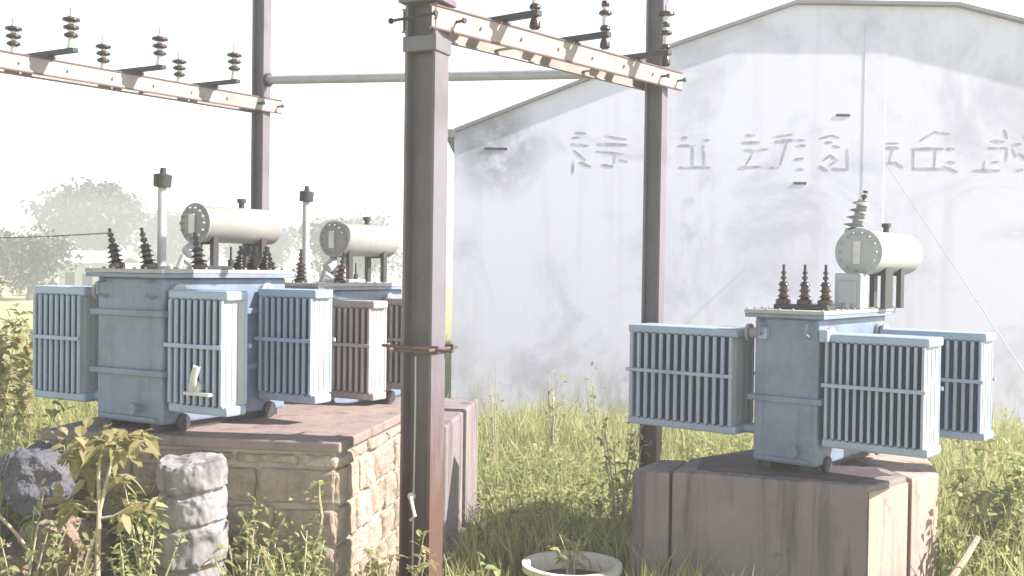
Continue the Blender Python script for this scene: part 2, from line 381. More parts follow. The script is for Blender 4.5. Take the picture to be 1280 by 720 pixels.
def transformer(name, label, loc, yaw, hw, L, banks, cons, supports, vent, hv, lv, bands, group, extra=None, H=1.36, cm='cons'):
    t = thing(name, label, 'transformer', loc, -R(yaw), group)
    g = G(); g.box(-hw, hw, 0, L, .07, H-.06)
    obj('tank', g, 'tank', t, bevel=.02)
    for z in bands:
        g = G()
        g.box(-hw-.045, hw+.045, -.045, -.001, z-.026, z+.026); g.box(-hw-.045, -hw-.001, 0, L, z-.026, z+.026)
        g.box(hw+.001, hw+.045, 0, L, z-.026, z+.026); g.box(-hw-.045, hw+.045, L+.001, L+.045, z-.026, z+.026)
        obj('stiffener_band', g, 'tank', t, bevel=.006)
    g = G(); g.box(-hw-.07, hw+.07, -.07, L+.07, H-.06, H-.025)
    obj('tank_flange', g, 'tank', t, bevel=.004)
    g = G(); g.box(-hw-.075, hw+.075, -.075, L+.075, H-.022, H+.012)
    nb = int(L/.14)
    for i in range(nb+1):
        v = -.05+(L+.1)*i/nb
        for s in (-1, 1): g.lathe([(0, .013), (.016, .013)], (s*(hw+.05), v, H+.012), (0, 0, 1), 6)
    for i in range(1, int(hw*2/.13)):
        g.lathe([(0, .013), (.016, .013)], (-hw+i*.13, -.05, H+.012), (0, 0, 1), 6)
    obj('lid', g, 'lid', t, bevel=.004)
    for s in (-1, 1):   # skid channels, rollers
        g = G(); x = s*(hw-.12)
        g.box(x-.045, x+.045, .02, L-.02, .0, .068); sk = obj('skid', g, 'dark', t)
    for s in (-1, 1):
        for v in (.22, L-.22):
            g = G(); g.lathe([(0, .06), (.05, .06), (.052, .075), (.065, .075)], (s*(hw-.04), v, .076), (s, 0, 0), 18)
            obj('roller', g, 'dark', t, smooth=True)
    g = G(); g.box(-hw+.06, hw-.06, -.03, -.001, .1, .13)
    g.lathe([(0, .035), (.08, .035), (.081, .055), (.1, .055)], (hw*.35, 0, .2), (0, -1, 0), 12)
    obj('drain_valve', g, 'tank', t, smooth=True)
    for s in (-1, 1):
      g = G(); g.tube([(s*hw*.72, -.02, H-.09), (s*hw*.72, -.09, H-.11), (s*hw*.72, -.09, H-.2), (s*hw*.72, -.005, H-.23)], .016, 8)
      obj('lifting_lug', g, 'tank', t, smooth=True)
    for b in banks: fin_bank(t, *b)
    # conservator drum, lying lengthwise above the lid
    u, v, z, r, l = cons
    g = G(); g.lathe([(-.035, r*.35), (-.03, r*.8), (0, r*.98), (.005, r), (l-.005, r), (l, r*.98), (l+.03, r*.8), (l+.035, r*.35)], (u, v, z), (0, 1, 0), 32)
    c = obj('conservator', g, cm, t, smooth=True)
    g = G(); g.lathe([(-.02, r+.018), (0, r+.018)], (u, v+.01, z), (0, 1, 0), 32)
    for k in range(14):
        a = 2*math.pi*k/14; g.lathe([(0, .012), (.03, .012)], (u+math.cos(a)*(r-.03), v-.03, z+math.sin(a)*(r-.03)), (0, -1, 0), 6)
    obj('end_flange', g, cm, c, smooth=True)
    g = G(); g.box(u-.035, u+.035, v-.062, v-.034, z-r*.55, z+r*.5); obj('oil_gauge', g, 'porcw', c, bevel=.008)
    g = G(); g.lathe([(0, .03), (.06, .03), (.061, .045), (.1, .045), (.102, .02)], (u, v+l*.6, z+r-.01), (0, 0, 1), 12); obj('filler_cap', g, 'dark', c, smooth=True)
    for (a, w_) in supports:
        g = G(); zt = z-r*.82
        g.box(u-r*.75, u-r*.75+.05, v+a, v+a+w_, H+.01, zt+.06); g.box(u+r*.75-.05, u+r*.75, v+a, v+a+w_, H+.01, zt+.06)
        g.box(u-r*.7, u+r*.7, v+a+.01, v+a+w_-.01, zt-.05, zt+.01)
        obj('conservator_bracket', g, 'dark', t, bevel=.005)
    g = G(); g.tube([(u-.05, v+.3, z-r+.02), (u-.05, v+.3, z-r-.12), (u-.05, v+.12, z-r-.28), (u-.05, v-.12, H+.12), (u-.05, v-.16, H+.01)], .03, 10)
    g.lathe([(0, .06), (.14, .06)], (u-.05, v+.06, H+.24), (0, -.8, -.5), 12)
    obj('oil_pipe', g, 'cons', t, smooth=True)
    if vent:
        u, v, zt = vent
        g = G(); g.tube([(u, v, H), (u, v, zt-.12)], .038, 14); g.lathe([(0, .075), (.03, .075)], (u, v, H+.01), (0, 0, 1), 14)
        vp = obj('vent_pipe', g, 'cons', t, smooth=True)
        g = G(); g.lathe([(0, .06), (.005, .075), (.11, .08), (.12, .03), (.17, .025)], (u, v, zt-.12), (.08, 0, 1), 10); obj('vent_cap', g, 'dark', vp, smooth=True)
    for b in hv: bushing(t, *b)
    if lv:
        for b in lv: bushing(t, *b)
    # thermometer pocket, inspection cover, cable box
    g = G(); g.lathe([(0, .03), (.09, .03), (.1, .012), (.22, .01)], (-hw*.4, L*.9, H+.01), (0, 0, 1), 10); obj('thermometer_pocket', g, 'dark', t, smooth=True)
    g = G(); g.box(-hw*.75, hw*.2, L*.62, L*.82, H+.013, H+.045); obj('inspection_cover', g, 'lid', t, bevel=.006)
    if extra: extra(t)
    return t

SHEDS = 'power transformers in the yard'
PL = 1.577     # top of the stone plinth
# front left transformer
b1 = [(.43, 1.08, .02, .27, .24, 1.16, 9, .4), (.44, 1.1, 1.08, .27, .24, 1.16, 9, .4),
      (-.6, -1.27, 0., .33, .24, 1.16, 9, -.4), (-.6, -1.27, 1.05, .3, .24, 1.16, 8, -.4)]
def small_valve(t):
    g = G(); g.tube([(.82, .06, .42), (.82, -.06, .42), (.86, -.1, .5), (.9, -.1, .6)], .03, 10); g.lathe([(0, .06), (.03, .06)], (.82, -.03, .42), (0, -1, 0), 12)
    g.box(.72, 1.0, -.075, -.03, .36, .385)
    obj('oil_valve', g, 'porcw', t, smooth=True)
transformer('transformer', 'front grey-blue transformer on the stone plinth, its tall vent pipe black-capped, nearest the left edge', (-3.24, 9.3, PL), 30, .4, 1.5,
    b1, (-.27, 1.0, 1.8, .175, 1.0), ((.1, .07), (.75, .07)), (.05, .3, 2.2),
    [(-.33, .15, 1.37, .17, (-.25, -.05, 1), 'porc', 4), (.07, .15, 1.37, .17, (-.18, -.1, 1), 'porc', 4), (.22, .58, 1.37, .15, (-.2, 0, 1), 'porc', 3)],
    [(.3, .95, 1.37, .08, (.3, 0, 1), 'porc', 3, .022, .045, .08), (.3, 1.12, 1.37, .08, (.3, 0, 1), 'porc', 3, .022, .045, .08), (.3, 1.28, 1.37, .08, (.3, 0, 1), 'porc', 3, .022, .045, .08)],
    (1.0, .5), SHEDS, small_valve, cm='consb')
# second one behind it
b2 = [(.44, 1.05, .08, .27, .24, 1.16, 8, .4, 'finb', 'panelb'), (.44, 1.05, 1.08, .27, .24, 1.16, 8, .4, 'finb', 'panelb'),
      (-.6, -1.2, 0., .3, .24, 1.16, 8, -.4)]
transformer('transformer', 'half-hidden transformer behind the thick front pole, white drum on top and rust-edged lid', (-2.36, 11.55, 1.44), 30, .4, 1.5,
    b2, (-.2, 1.0, 1.86, .19, 1.0), ((.1, .07), (.75, .07)), (-.02, .3, 2.36),
    [(-.33, .15, 1.37, .17, (-.2, -.05, 1), 'porc', 4), (.07, .12, 1.37, .17, (.1, -.1, 1), 'porc', 4), (.28, .5, 1.37, .15, (.2, 0, 1), 'porc', 3)],
    [], (1.0, .5), SHEDS, cm='consb')
# the one on the concrete plinth
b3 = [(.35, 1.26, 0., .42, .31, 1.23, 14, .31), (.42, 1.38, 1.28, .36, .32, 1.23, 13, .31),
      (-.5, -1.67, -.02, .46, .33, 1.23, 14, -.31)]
def tilted(t):
    for s in (-.22, .36):
        g = G(); g.box(s-.03, s+.05, -.055, .1, 1.2, 1.31); obj('pipe_flange', g, 'fin', t, bevel=.01)
    g = G(); g.box(.1, .36, .86, 1.06, 1.474, 1.815); g.box(.14, .32, .84, .859, 1.52, 1.74); obj('relay_box', g, 'cons', t, bevel=.012)
    g = G(); g.box(-.23, .3, .21, .39, 1.475, 1.52); obj('bushing_turret', g, 'dark', t, bevel=.01)
transformer('transformer', 'blue-grey transformer alone on the streaked concrete plinth, in front of the white gable wall', (2.5, 9.97, 1.18), 38, .31, 1.7,
    b3, (.28, 1.0, 2.02, .215, 1.25), ((.3, .22), (.75, .1)), None,
    [(.12, 1.3, 2.2, .3, (.25, 0, 1), 'porcg', 4, .05, .13, .06)],
    [(-.17, .3, 1.52, .16, (0, 0, 1), 'porc', 3, .035, .06, .16), (.04, .3, 1.52, .16, (0, 0, 1), 'porc', 3, .035, .06, .16), (.24, .3, 1.52, .16, (0, 0, 1), 'porc', 3, .035, .06, .16)],
    (.66,), SHEDS, tilted, 1.46)

# ------------------------------------------------------------------ plinths
def roughen(o, lev, amt, size):
    sb = o.modifiers.new('cut', 'SUBSURF'); sb.subdivision_type = 'SIMPLE'; sb.levels = lev; sb.render_levels = lev
    tx = bpy.data.textures.new('rough', 'CLOUDS'); tx.noise_scale = size; tx.noise_depth = 4
    dm = o.modifiers.new('rough', 'DISPLACE'); dm.texture = tx; dm.strength = amt; dm.mid_level = .5; dm.texture_coords = 'LOCAL'
def stone_plinth(name, label, loc, yaw, wl, dep, zt):
    """coursed rubble: local x runs left from the near right corner, y runs back"""
    t = thing(name, label, 'plinth', (loc[0], loc[1], 0), -R(yaw))
    g = G(); g.box(-wl+.03, -.03, .03, dep-.03, -.2, zt-.09); obj('core', g, 'mortar', t)
    g = G(); g.box(-wl-.02, .02, -.02, dep+.02, zt-.085, zt); 
    obj('top_slab', g, 'slabtop', t, bevel=.015)
    g = G(); z = -.15; row = 0
    while z < zt-.12:
        h = min(random.uniform(.26, .42), zt-.095-z)
        if zt-.095-z-h < .1: h = zt-.095-z
        for face in range(2):
            ln = wl if face == 0 else dep
            a = 0.
            while a < ln-.05:
                w = random.uniform(.3, .7)
                if ln-a-w < .15: w = ln-a
                j = lambda s=.022: random.uniform(-s, s)
                q = .014; out = random.uniform(.0, .02)
                if face == 0:
                    x0, x1 = -a-w+q, -a-q
                    vs = [(x0+j(), .06, z+q), (x1+j(), .06, z+q), (x1+j(), .06, z+h-q), (x0+j(), .06, z+h-q)]
                    fr = [(x0+j()+.01, -out+j(.008), z+q+.01+j()), (x1+j()-.01, -out+j(.008), z+q+.01+j()), (x1+j()-.01, -out+j(.008), z+h-q-.01+j()), (x0+j()+.01, -out+j(.008), z+h-q-.01+j())]
                else:
                    y0, y1 = a+q, a+w-q
                    vs = [(-.06, y0+j(), z+q), (-.06, y1+j(), z+q), (-.06, y1+j(), z+h-q), (-.06, y0+j(), z+h-q)]
                    fr = [(out+j(.008), y0+j()+.01, z+q+.01+j()), (out+j(.008), y1+j()-.01, z+q+.01+j()), (out+j(.008), y1+j()-.01, z+h-q-.01+j()), (out+j(.008), y0+j()+.01, z+h-q-.01+j())]
                g.add(vs+fr, [(0, 1, 2, 3), (4, 5, 6, 7), (0, 1, 5, 4), (1, 2, 6, 5), (2, 3, 7, 6), (3, 0, 4, 7)])
                a += w
        z += h
    s = obj('stonework', g, 'stone', t, bevel=.03, seg=2); roughen(s, 3, .05, .09)
    return t
stone_plinth('stone_plinth', 'pinkish rubble stone plinth with cement cap, carrying the front left transformer', (-1.38, 8.8), 10, 2.6, 2.45, PL)

def plaster_plinth(name, label, loc, yaw, blocks, zt, dep):
    t = thing(name, label, 'plinth', (loc[0], loc[1], 0), -R(yaw))
    for nm, x0, x1, y0, y1, dz in blocks:
        g = G(); g.box(x0, x1, y0, y1, -.2, zt+dz)
        o = obj(nm, g, 'plaster', t, bevel=.025, seg=2)
    return t
plaster_plinth('plaster_plinth', 'mauve plastered plinth right behind the thick front pole, lower than the stone one', (-.62, 10.75), 6,
    (('main_block', -2.4, 0, 0, 2.3, 0), ('footing', -2.5, .12, -.12, 2.4, -1.25)), 1.44, 2.3)
cp = thing('concrete_plinth', 'rain-streaked pinkish concrete plinth carrying the single transformer at right', 'plinth', (3.06, 9.32, 0))
def slab(nm, pts, z0, z1, mt='plaster'):
    g = G(); g.prism([(x-3.06, y-9.32, z0) for x, y in pts], (0, 0, 0), (0, 0, z1-z0)); o = obj(nm, g, mt, cp, bevel=.022); return o
slab('main_block', [(3.06, 9.32), (3.56, 9.80), (3.40, 11.3), (2.9, 11.6), (1.75, 10.6), (1.47, 9.895)], -.2, 1.18)
slab('end_coat', [(3.068, 9.31), (3.57, 9.79), (3.562, 9.798), (3.0625, 9.3185)], -.2, 1.13, 'plasterb').modifiers.clear()  # thin added skin: sunlight on the right face put into its colour
slab('corner_block', [(1.445, 9.905), (1.72, 10.6), (1.45, 10.6), (1.12, 10.02)], -.2, 1.165)
slab('rear_block', [(3.62, 9.83), (4.0, 10.2), (4.25, 11.2), (3.45, 11.32)], -.2, 1.15, 'plasterb')
slab('footing', [(3.06, 9.16), (4.14, 10.15), (4.4, 11.3), (2.9, 11.8), (1.0, 10.1)], -.2, .12)
# thin darker crust on the plinth top round the tank
g = G(); r_ = random.Random(4); pts = [(2.98, 9.48), (3.42, 9.86), (3.33, 11.15), (2.88, 11.4), (1.9, 10.6), (1.72, 10.02), (2.3, 9.76)]; fine_ = []
for i in range(len(pts)):
    a_ = Vector(pts[i]); b_ = Vector(pts[(i+1) % len(pts)])
    for k in range(9): q = a_.lerp(b_, k/9); fine_.append((q.x+r_.uniform(-.035, .035), q.y+r_.uniform(-.035, .035)))
slab('oil_crust', fine_, 1.1805, 1.187, 'oil').modifiers.clear()
# pale buttress against the stone plinth
p = P(240, 600, 8.75)
g = G(); pr = []
zz = 0; 
for z, r in ((-.2, .285), (.3, .285), (.55, .28), (.62, .245), (.66, .29), (.88, .285), (.93, .28), (.965, .24), (.99, .275), (1.15, .27), (1.19, .262), (1.22, .235), (1.25, .275), (1.42, .28), (1.45, .26), (1.46, .1)): pr.append((z, r))
g.lathe(pr, (0, 0, 0), (0, 0, 1), 22)
for i, v in enumerate(g.v):
    k = 1+.03*math.sin(v[0]*9+v[2]*5); g.v[i] = (v[0]*k, v[1]*k*.8, v[2]-.05*(v[1] < 0)*math.cos(v[0]*5)+.012*math.sin(v[0]*11))
o = obj('buttress', g, 'pale', smooth=True); roughen(o, 3, .055, .08); o.location = (p.x, p.y, 0)
tag(o, 'pale lime-washed buttress bulging in rounded courses against the stone plinth', 'buttress')

# ------------------------------------------------------------------ steel poles and beams
def isec(h, b, tf, tw):
    """I section outline, web along x"""
    return [(-h/2, -b/2), (-h/2+tf, -b/2), (-h/2+tf, -tw/2), (h/2-tf, -tw/2), (h/2-tf, -b/2), (h/2, -b/2), (h/2, b/2), (h/2-tf, b/2), (h/2-tf, tw/2), (-h/2+tf, tw/2), (-h/2+tf, b/2), (-h/2, b/2)]
def pole(label, x, y, h, b, top, yaw, extra=None):
    t = thing('steel_pole', label, 'pole', (x, y, 0), -R(yaw), 'steel joist poles of the switch structure')
    sec = isec(h, b, .022, .018)
    g = G(); g.prism([(a, c, -.3) for a, c in sec], (0, 0, -.3), (0, 0, top)); obj('shaft', g, 'pole', t)
    g = G(); g.box(-h/2-.12, h/2+.12, -b/2-.12, b/2+.12, -.3, .08); obj('footing', g, 'mortar', t, bevel=.02)
    if extra: extra(t, h, b)
    return t
HB = 5.0
def p2x(t, h, b):
    g = G(); z = P(530, 435, 8.9).z
    for s in (-1, 1):
        g.box(-h/2-.07, h/2+.07, s*(b/2+.004) - (.02 if s < 0 else 0), s*(b/2+.004) + (.02 if s > 0 else 0), z-.03, z+.03)
        g.tube([(s*(h/2+.04), -b/2-.14, z), (s*(h/2+.04), b/2+.14, z)], .012, 8)
    g.tube([(-h/2-.16, -b/2-.03, z+.02), (h/2+.2, -b/2-.03, z-.005)], .012, 8)
    obj('clamp_band', g, 'poler', t)
    g = G(); g.box(-h/2-.05, h/2+.05, -b/2-.035, b/2+.035, 5.11, 5.16); obj('head_plate', g, 'pole', t, bevel=.006)
    g = G(); g.box(-h/2-.015, h/2+.015, -b/2-.015, b/2+.015, 4.72, 4.84); obj('beam_collar', g, 'pole', t, bevel=.006)
    g = G()   # earthing strip down the pole
    g.tube([(.0, -b/2-.014, 2.28), (.004, -b/2-.014, 1.9), (-.004, -b/2-.014, .9), (.0, -b/2-.014, -.2)], .008, 6)
    obj('earth_strip', g, 'galv', t, smooth=True)
    g = G(); zz = P(518, 630, 8.9).z
    g.tube([(-.02, -b/2-.01, zz+.1), (-.01, -b/2-.05, zz+.08), (.03, -b/2-.05, zz-.06), (-.02, -b/2-.03, zz-.1)], .014, 6); g.lathe([(0, .03), (.03, .03)], (-.02, -b/2-.0, zz+.09), (0, -1, 0), 10)
    obj('earth_clip', g, 'porcw', t)
X2 = P(531, 300, 8.9).x; X3 = P(819, 200, 11.7).x; X1 = P(326, 150, 13.7).x
pole('thick front steel pole with a clamp band and rusty foot, standing between the two plinths', X2, 8.9, .27, .25, 5.1, 22, p2x)
pole('dark steel pole rising from behind the right transformer, in front of the lettered wall', X3, 11.7, .19, .2, 6.6, 24)
pole('slim grey steel pole at left, standing behind the front left transformer', X1, 13.7, .17, .16, 6.9, 20)

def channel(g, a, b, h, w, side):
    """C channel from a to b, flanges turned towards side"""
    a = Vector(a); b = Vector(b); s = Vector(side).normalized(); t = .011
    for off, (z0, z1), (s0, s1) in ((0, (-h/2, h/2), (0, t)), (0, (h/2-t, h/2), (t+.0005, w)), (0, (-h/2, -h/2+t), (t+.0005, w))):
        poly = [a+s*s0+Vector((0, 0, z0)), a+s*s1+Vector((0, 0, z0)), a+s*s1+Vector((0, 0, z1)), a+s*s0+Vector((0, 0, z1))]
        g.prism(poly, a, b)
def beam(label, a, b, over0, over1, off, h=.19):
    d = (Vector(b)-Vector(a)); L = d.length; d.normalize(); perp = Vector((d.y, -d.x, 0))
    t = thing('cross_beam', label, 'beam', a, 0, 'double channel beams carrying switches')
    for s in (1, -1):
        g = G(); st = -d*over0 + perp*s*off; en = d*(L+over1) + perp*s*off
        channel(g, st, en, h, .03, -perp*s)
        # outstanding bolts along the web
        k = 0
        while k < L:
            p = -d*over0*.6 + d*k + perp*s*(off); g.tube([p, p+perp*s*.02], .014, 6); k += .55
        ch = obj('channel', g, 'beam', t)
        for zz in (h/2-.004, -h/2+.004):   # dark strips painting in the shade line along each flange
            g = G(); poly = [st+perp*s*.0015+Vector((0, 0, zz-.006)), st+perp*s*.009+Vector((0, 0, zz-.006)), st+perp*s*.009+Vector((0, 0, zz+.008)), st+perp*s*.0015+Vector((0, 0, zz+.008))]
            g.prism(poly, st, en); obj('flange_edge', g, 'poler', ch)
    g = G()
    for k in (0, L):
        for s in (-1, 1):
            p = d*(k+s*.17); g.tube([p-perp*(off+.09), p+perp*(off+.09)], .012, 8)
            for q in (-1, 1): g.tube([p+perp*q*(off+.075), p+perp*q*(off+.095)], .024, 6)
    obj('clamp_bolt', g, 'dark', t)
    k = L*.3
    while k < L-.3:
        g = G(); p = d*k; g.prism([p-d*.03-perp*off-Vector((0, 0, .06)), p+d*.03-perp*off-Vector((0, 0, .06)), p+d*.03-perp*off-Vector((0, 0, .05)), p-d*.03-perp*off-Vector((0, 0, .05))], -perp*off, perp*off)
        obj('batten_plate', g, 'beam', t); k += L*.38
    return t, d, perp, L
A2 = Vector((X2, 8.9, HB)); B3 = Vector((X3, 11.7, P(819, 100, 11.7).z))
beam('peach-lit double beam running from the thick front pole back to the dark right pole', A2 + Vector((0, 0, P(531, 26, 8.9).z-HB)), B3, .12, .26, .16)
A1 = Vector((X1, 13.7, P(326, 132, 13.7).z)); dz = P(0, 77, 10.64); Z0 = Vector((dz.x, dz.y, dz.z)); dd = (Z0-A1)
E0 = A1 + dd*1.55; E0.z = A1.z + (Z0.z-A1.z)*1.55
beam('pale double beam at upper left with three switch bars, ending on the slim pole', E0, A1, .2, .25, .12, .17)
# unseen end pole of this beam is left out; tie tube between the two far poles
ta = P(333, 100, 13.6); tb = P(806, 91, 11.75)
t = thing('tie_tube', 'thin grey horizontal tube joining the slim left pole to the dark right pole', 'strut', ta)
g = G(); g.tube([(0, 0, 0), tb-ta], .055, 14); obj('tube', g, 'galv', t, smooth=True)
for e, q in ((Vector((0, 0, 0)), .05), (tb-ta, -.05)):
    g = G(); d = (tb-ta).normalized(); g.tube([e+d*q*.2, e+d*q], .085, 12); obj('end_flange', g, 'dark', t, smooth=True)

# switch posts on the left beam: a bar across the beam with two post insulators
def post_insulator(root, x, y, z, s=1.):
    g = G(); g.lathe([(0, .04), (.1*s, .03), (.11*s, .035)], (x, y, z), (0, 0, 1), 12); a = obj('pedestal', g, 'porcw', root, smooth=True)
    g = G(); h = .26*s
    g.lathe([(0, .03), (h, .026)], (x, y, z+.11*s), (0, 0, 1), 14); i = obj('insulator', g, 'porcw', root, smooth=True)
    for k in range(3):
        zc = h*(k+.4)/3; g = G(); g.lathe([(-.03, .032), (-.012, .07+.008*k), (.01, .066+.008*k), (.028, .032)], (x, y, z+.11*s+zc), (0, 0, 1), 16); obj('shed', g, 'porc', i, smooth=True)
    g = G(); g.tube([(x, y, z+.11*s+h-.01), (x, y, z+.11*s+h+.07)], .014, 8); obj('terminal', g, 'galv', i, smooth=True)
sw = thing('switch_bar', 'dark switch bar with two ribbed insulators, nearest the left edge of the picture', 'switch', (0, 0, 0), 0, 'switch bars on the left beam')
g = G(); g.box(-.52, .52, -.035, .035, 0, .045); g.box(-.16, .16, -.05, .05, -.03, -.001); obj('bar', g, 'dark', sw, bevel=.006)
for s in (-.45, .45): post_insulator(sw, s, 0, .046, .88)
d1 = (A1-E0).normalized(); perp1 = Vector((d1.y, -d1.x, 0))
labs = [None, 'middle dark switch bar with two ribbed insulators on the pale left beam', 'dark switch bar with two ribbed insulators closest to the slim grey pole']
for i, px in enumerate((52, 163, 258)):
    # point of the beam seen at this column
    k = min(range(400), key=lambda q: abs(((lambda w: 640+F*((MC.transposed() @ (w-Vector((0, 0, EYE)))).x/-(MC.transposed() @ (w-Vector((0, 0, EYE)))).z))(E0+(A1-E0)*(q/400)))-px))
    w = E0+(A1-E0)*(k/400)
    o = sw if i == 0 else copy_tree(sw)
    o.location = w + Vector((0, 0, .117)); o.rotation_euler.z = math.atan2(perp1.y, perp1.x)
    if labs[i]: o['label'] = labs[i]
# bracket posts on the right beam
br = thing('bracket_post', 'dark bracket with ribbed insulator on the peach beam, nearest the thick front pole', 'insulator', (0, 0, 0), 0, 'bracket posts on the right beam')
g = G(); g.box(-.1, .5, -.035, .035, 0, .05); g.prism([(.05, -.012, -.002), (.14, -.012, -.002), (.05, -.012, -.14)], (0, 0, 0), (0, .024, 0)); g.box(-.14, .14, -.07, .07, -.025, -.001); obj('arm', g, 'dark', br, bevel=.006)
g = G(); g.lathe([(0, .03), (.4, .026)], (.45, 0, .051), (0, 0, 1), 14); i_ = obj('insulator', g, 'porcw', br, smooth=True)
for zc, rr in ((.03, .05), (.17, .062), (.25, .04), (.36, .085)):
    g = G(); g.lathe([(-.026, .032), (-.01, rr), (.012, rr*.92), (.026, .032)], (.45, 0, .051+zc), (0, 0, 1), 16); obj('shed', g, 'porc', i_, smooth=True)
g = G(); g.tube([(.45, 0, .44), (.45, 0, .5)], .014, 8); obj('terminal', g, 'galv', i_, smooth=True)
g = G(); g.lathe([(0, .03), (.02, .05), (.06, .045), (.1, .03)], (.45, 0, -.11), (0, 0, 1), 12); obj('lower_cap', g, 'porc', br, smooth=True)
d2 = (B3-A2); perp2 = Vector((d2.y, -d2.x, 0)).normalized()
za = P(531, 26, 8.9).z; A2b = Vector((A2.x, A2.y, za))
labs = [None, 'middle bracket with ribbed insulator on the peach beam, white sky behind', 'bracket with pale-topped ribbed insulator on the peach beam beside the dark right pole']
for i, px in enumerate((617, 706, 784)):
    k = min(range(400), key=lambda q: abs((640+F*((MC.transposed() @ (A2b+(B3-A2b)*(q/400)-Vector((0, 0, EYE)))).x/-(MC.transposed() @ (A2b+(B3-A2b)*(q/400)-Vector((0, 0, EYE)))).z))-px))
    w = A2b+(B3-A2b)*(k/400)
    o = br if i == 0 else copy_tree(br)
    o.location = w + Vector((0, 0, .125)); o.rotation_euler.z = math.atan2(perp2.y, perp2.x)
    if labs[i]: o['label'] = labs[i]

# wires
def wire(name, label, a, b, r, sag=.0, mat='copper', cat='wire'):
    a = Vector(a); b = Vector(b)
    pts = [a.lerp(b, k/16)-Vector((0, 0, sag*4*(k/16)*(1-k/16))) for k in range(17)]
    g = G(); g.tube([p-a for p in pts], r, 6); o = obj(name, g, mat, smooth=True); o.location = a
    return tag(o, label, cat)
wire('conductor_wire', 'thin dark conductor running off left from the front transformer bushing', P(-160, 296, 10.4), P(138, 291, 9.35), .006, .03)
sg = wire('stay_wire', 'thin pale stay wire slanting down across the right side of the white wall', P(1108, 205, 20.2), P(1330, 540, 16), .007, .0, 'galv')

# ------------------------------------------------------------------ vegetation
def leafmesh(name, pos, nrm_bias, size, mat, parent=None, aspect=2.2, droop=.3):
    """many folded leaf shapes: numpy, one mesh. pos (n,3), size (n,)"""
    n = len(pos)
    az = rng.uniform(0, 2*math.pi, n); el = rng.normal(nrm_bias, .5, n)
    d = np.stack([np.cos(az)*np.cos(el), np.sin(az)*np.cos(el), np.sin(el)], 1)
    up = np.array([0, 0, 1.]) + rng.normal(0, .35, (n, 3))
    s = np.cross(d, up); s /= np.linalg.norm(s, axis=1)[:, None]+1e-9
    nn = np.cross(s, d)
    L = size[:, None]; Wd = L/aspect/2; z1 = np.array([0, 0, 1.])
    c1 = pos + d*L*.3; c2 = pos + d*L*.66 - z1*L*droop*.4
    V = np.stack([pos, c1+s*Wd*.85+nn*L*.06, c2+s*Wd*.8+nn*L*.05, pos+d*L-z1*L*droop, c2-s*Wd*.8+nn*L*.05, c1-s*Wd*.85+nn*L*.06, c1, c2], 1).reshape(-1, 3)
    i = np.arange(n)*8
    Fc = np.concatenate([np.stack(q, 1) for q in ((i, i+1, i+6), (i+1, i+2, i+6), (i+2, i+7, i+6), (i+2, i+3, i+7), (i+3, i+4, i+7), (i+4, i+5, i+7), (i+5, i+6, i+7), (i+5, i, i+6))])
    me = bpy.data.meshes.new(name); me.from_pydata(V, [], Fc.tolist()); me.materials.append(M[mat])
    o = bpy.data.objects.new(name, me); col.objects.link(o)
    if parent is not None: o.parent = parent
    return o
def blademesh(name, base, h, w, mat, lean=.35, parent=None):
    n = len(base); az = rng.uniform(0, 2*math.pi, n); ln = np.abs(rng.normal(lean, lean*.6, n))*h
    d = np.stack([np.cos(az), np.sin(az), 0*az], 1); sa = rng.uniform(0, 2*math.pi, n)
    s = np.stack([np.cos(sa), np.sin(sa), 0*sa], 1)*w[:, None]/2
    z = np.array([0, 0, 1.])
    m = base + d*ln[:, None]*.3 + z*h[:, None]*.6; t = base + d*ln[:, None] + z*h[:, None]
    V = np.stack([base-s, base+s, m+s*.8, m-s*.8, t], 1).reshape(-1, 3)
    i = np.arange(n)*5
    Fc = np.stack([i, i+1, i+2, i+3], 1).tolist() + np.stack([i+3, i+2, i+4], 1).tolist()
    me = bpy.data.meshes.new(name); me.from_pydata(V, [], Fc); me.materials.append(M[mat])
    o = bpy.data.objects.new(name, me); col.objects.link(o)
    if parent is not None: o.parent = parent
    return o
# footprints to keep free of grass
def inside(x, y):
    m = np.zeros(len(x), bool)
    for (lx, ly), yaw, x0, x1, y0, y1 in (((-1.38, 8.8), 10, -2.7, .1, -.08, 2.5), ((-.62, 10.75), 6, -2.5, .1, -.1, 2.4), ((3.06, 9.32), 28, -2.2, .35, -.1, 1.9)):
        c, s = math.cos(R(yaw)), math.sin(R(yaw)); dx, dy = x-lx, y-ly
        u = dx*c - dy*s; v = dx*s + dy*c
        m |= (u > x0) & (u < x1) & (v > y0) & (v < y1)
    m |= (x-.54)**2+(y-9.7)**2 < .62**2
    m |= (np.abs(x-.5) < .45) & (y < 9.7)
    m |= (y > DB-.1) & (x > P(568, 300, DB).x)
    return m
def fbm(x, y):
    return (np.sin(x*1.3+.5*np.sin(y*1.7))+np.sin(y*1.9+1.1*np.sin(x*.9))+.6*np.sin(x*3.7+y*2.9)+.5*np.sin(x*6.1-y*5.3))/3.1
def scatter(n, y0, y1, spread=.62):
    y = y0*(y1/y0)**rng.uniform(0, 1, n); x = rng.uniform(-spread, spread, n)*y
    k = ~inside(x, y); return x[k], y[k]
x, y = scatter(60000, 7.2, 46)
h = (.35+.22*fbm(x, y))*rng.uniform(.5, 1.3, len(x))*np.where(y > 20, .8, 1)
blademesh('meadow_grass', np.stack([x, y, np.zeros(len(x))-.02], 1), np.maximum(h, .1), np.full(len(x), .018)*(y/10)**.6, 'grass')
tag(bpy.data.objects['meadow_grass'], 'tall yellow-green grass covering the yard', 'grass', kind='stuff')
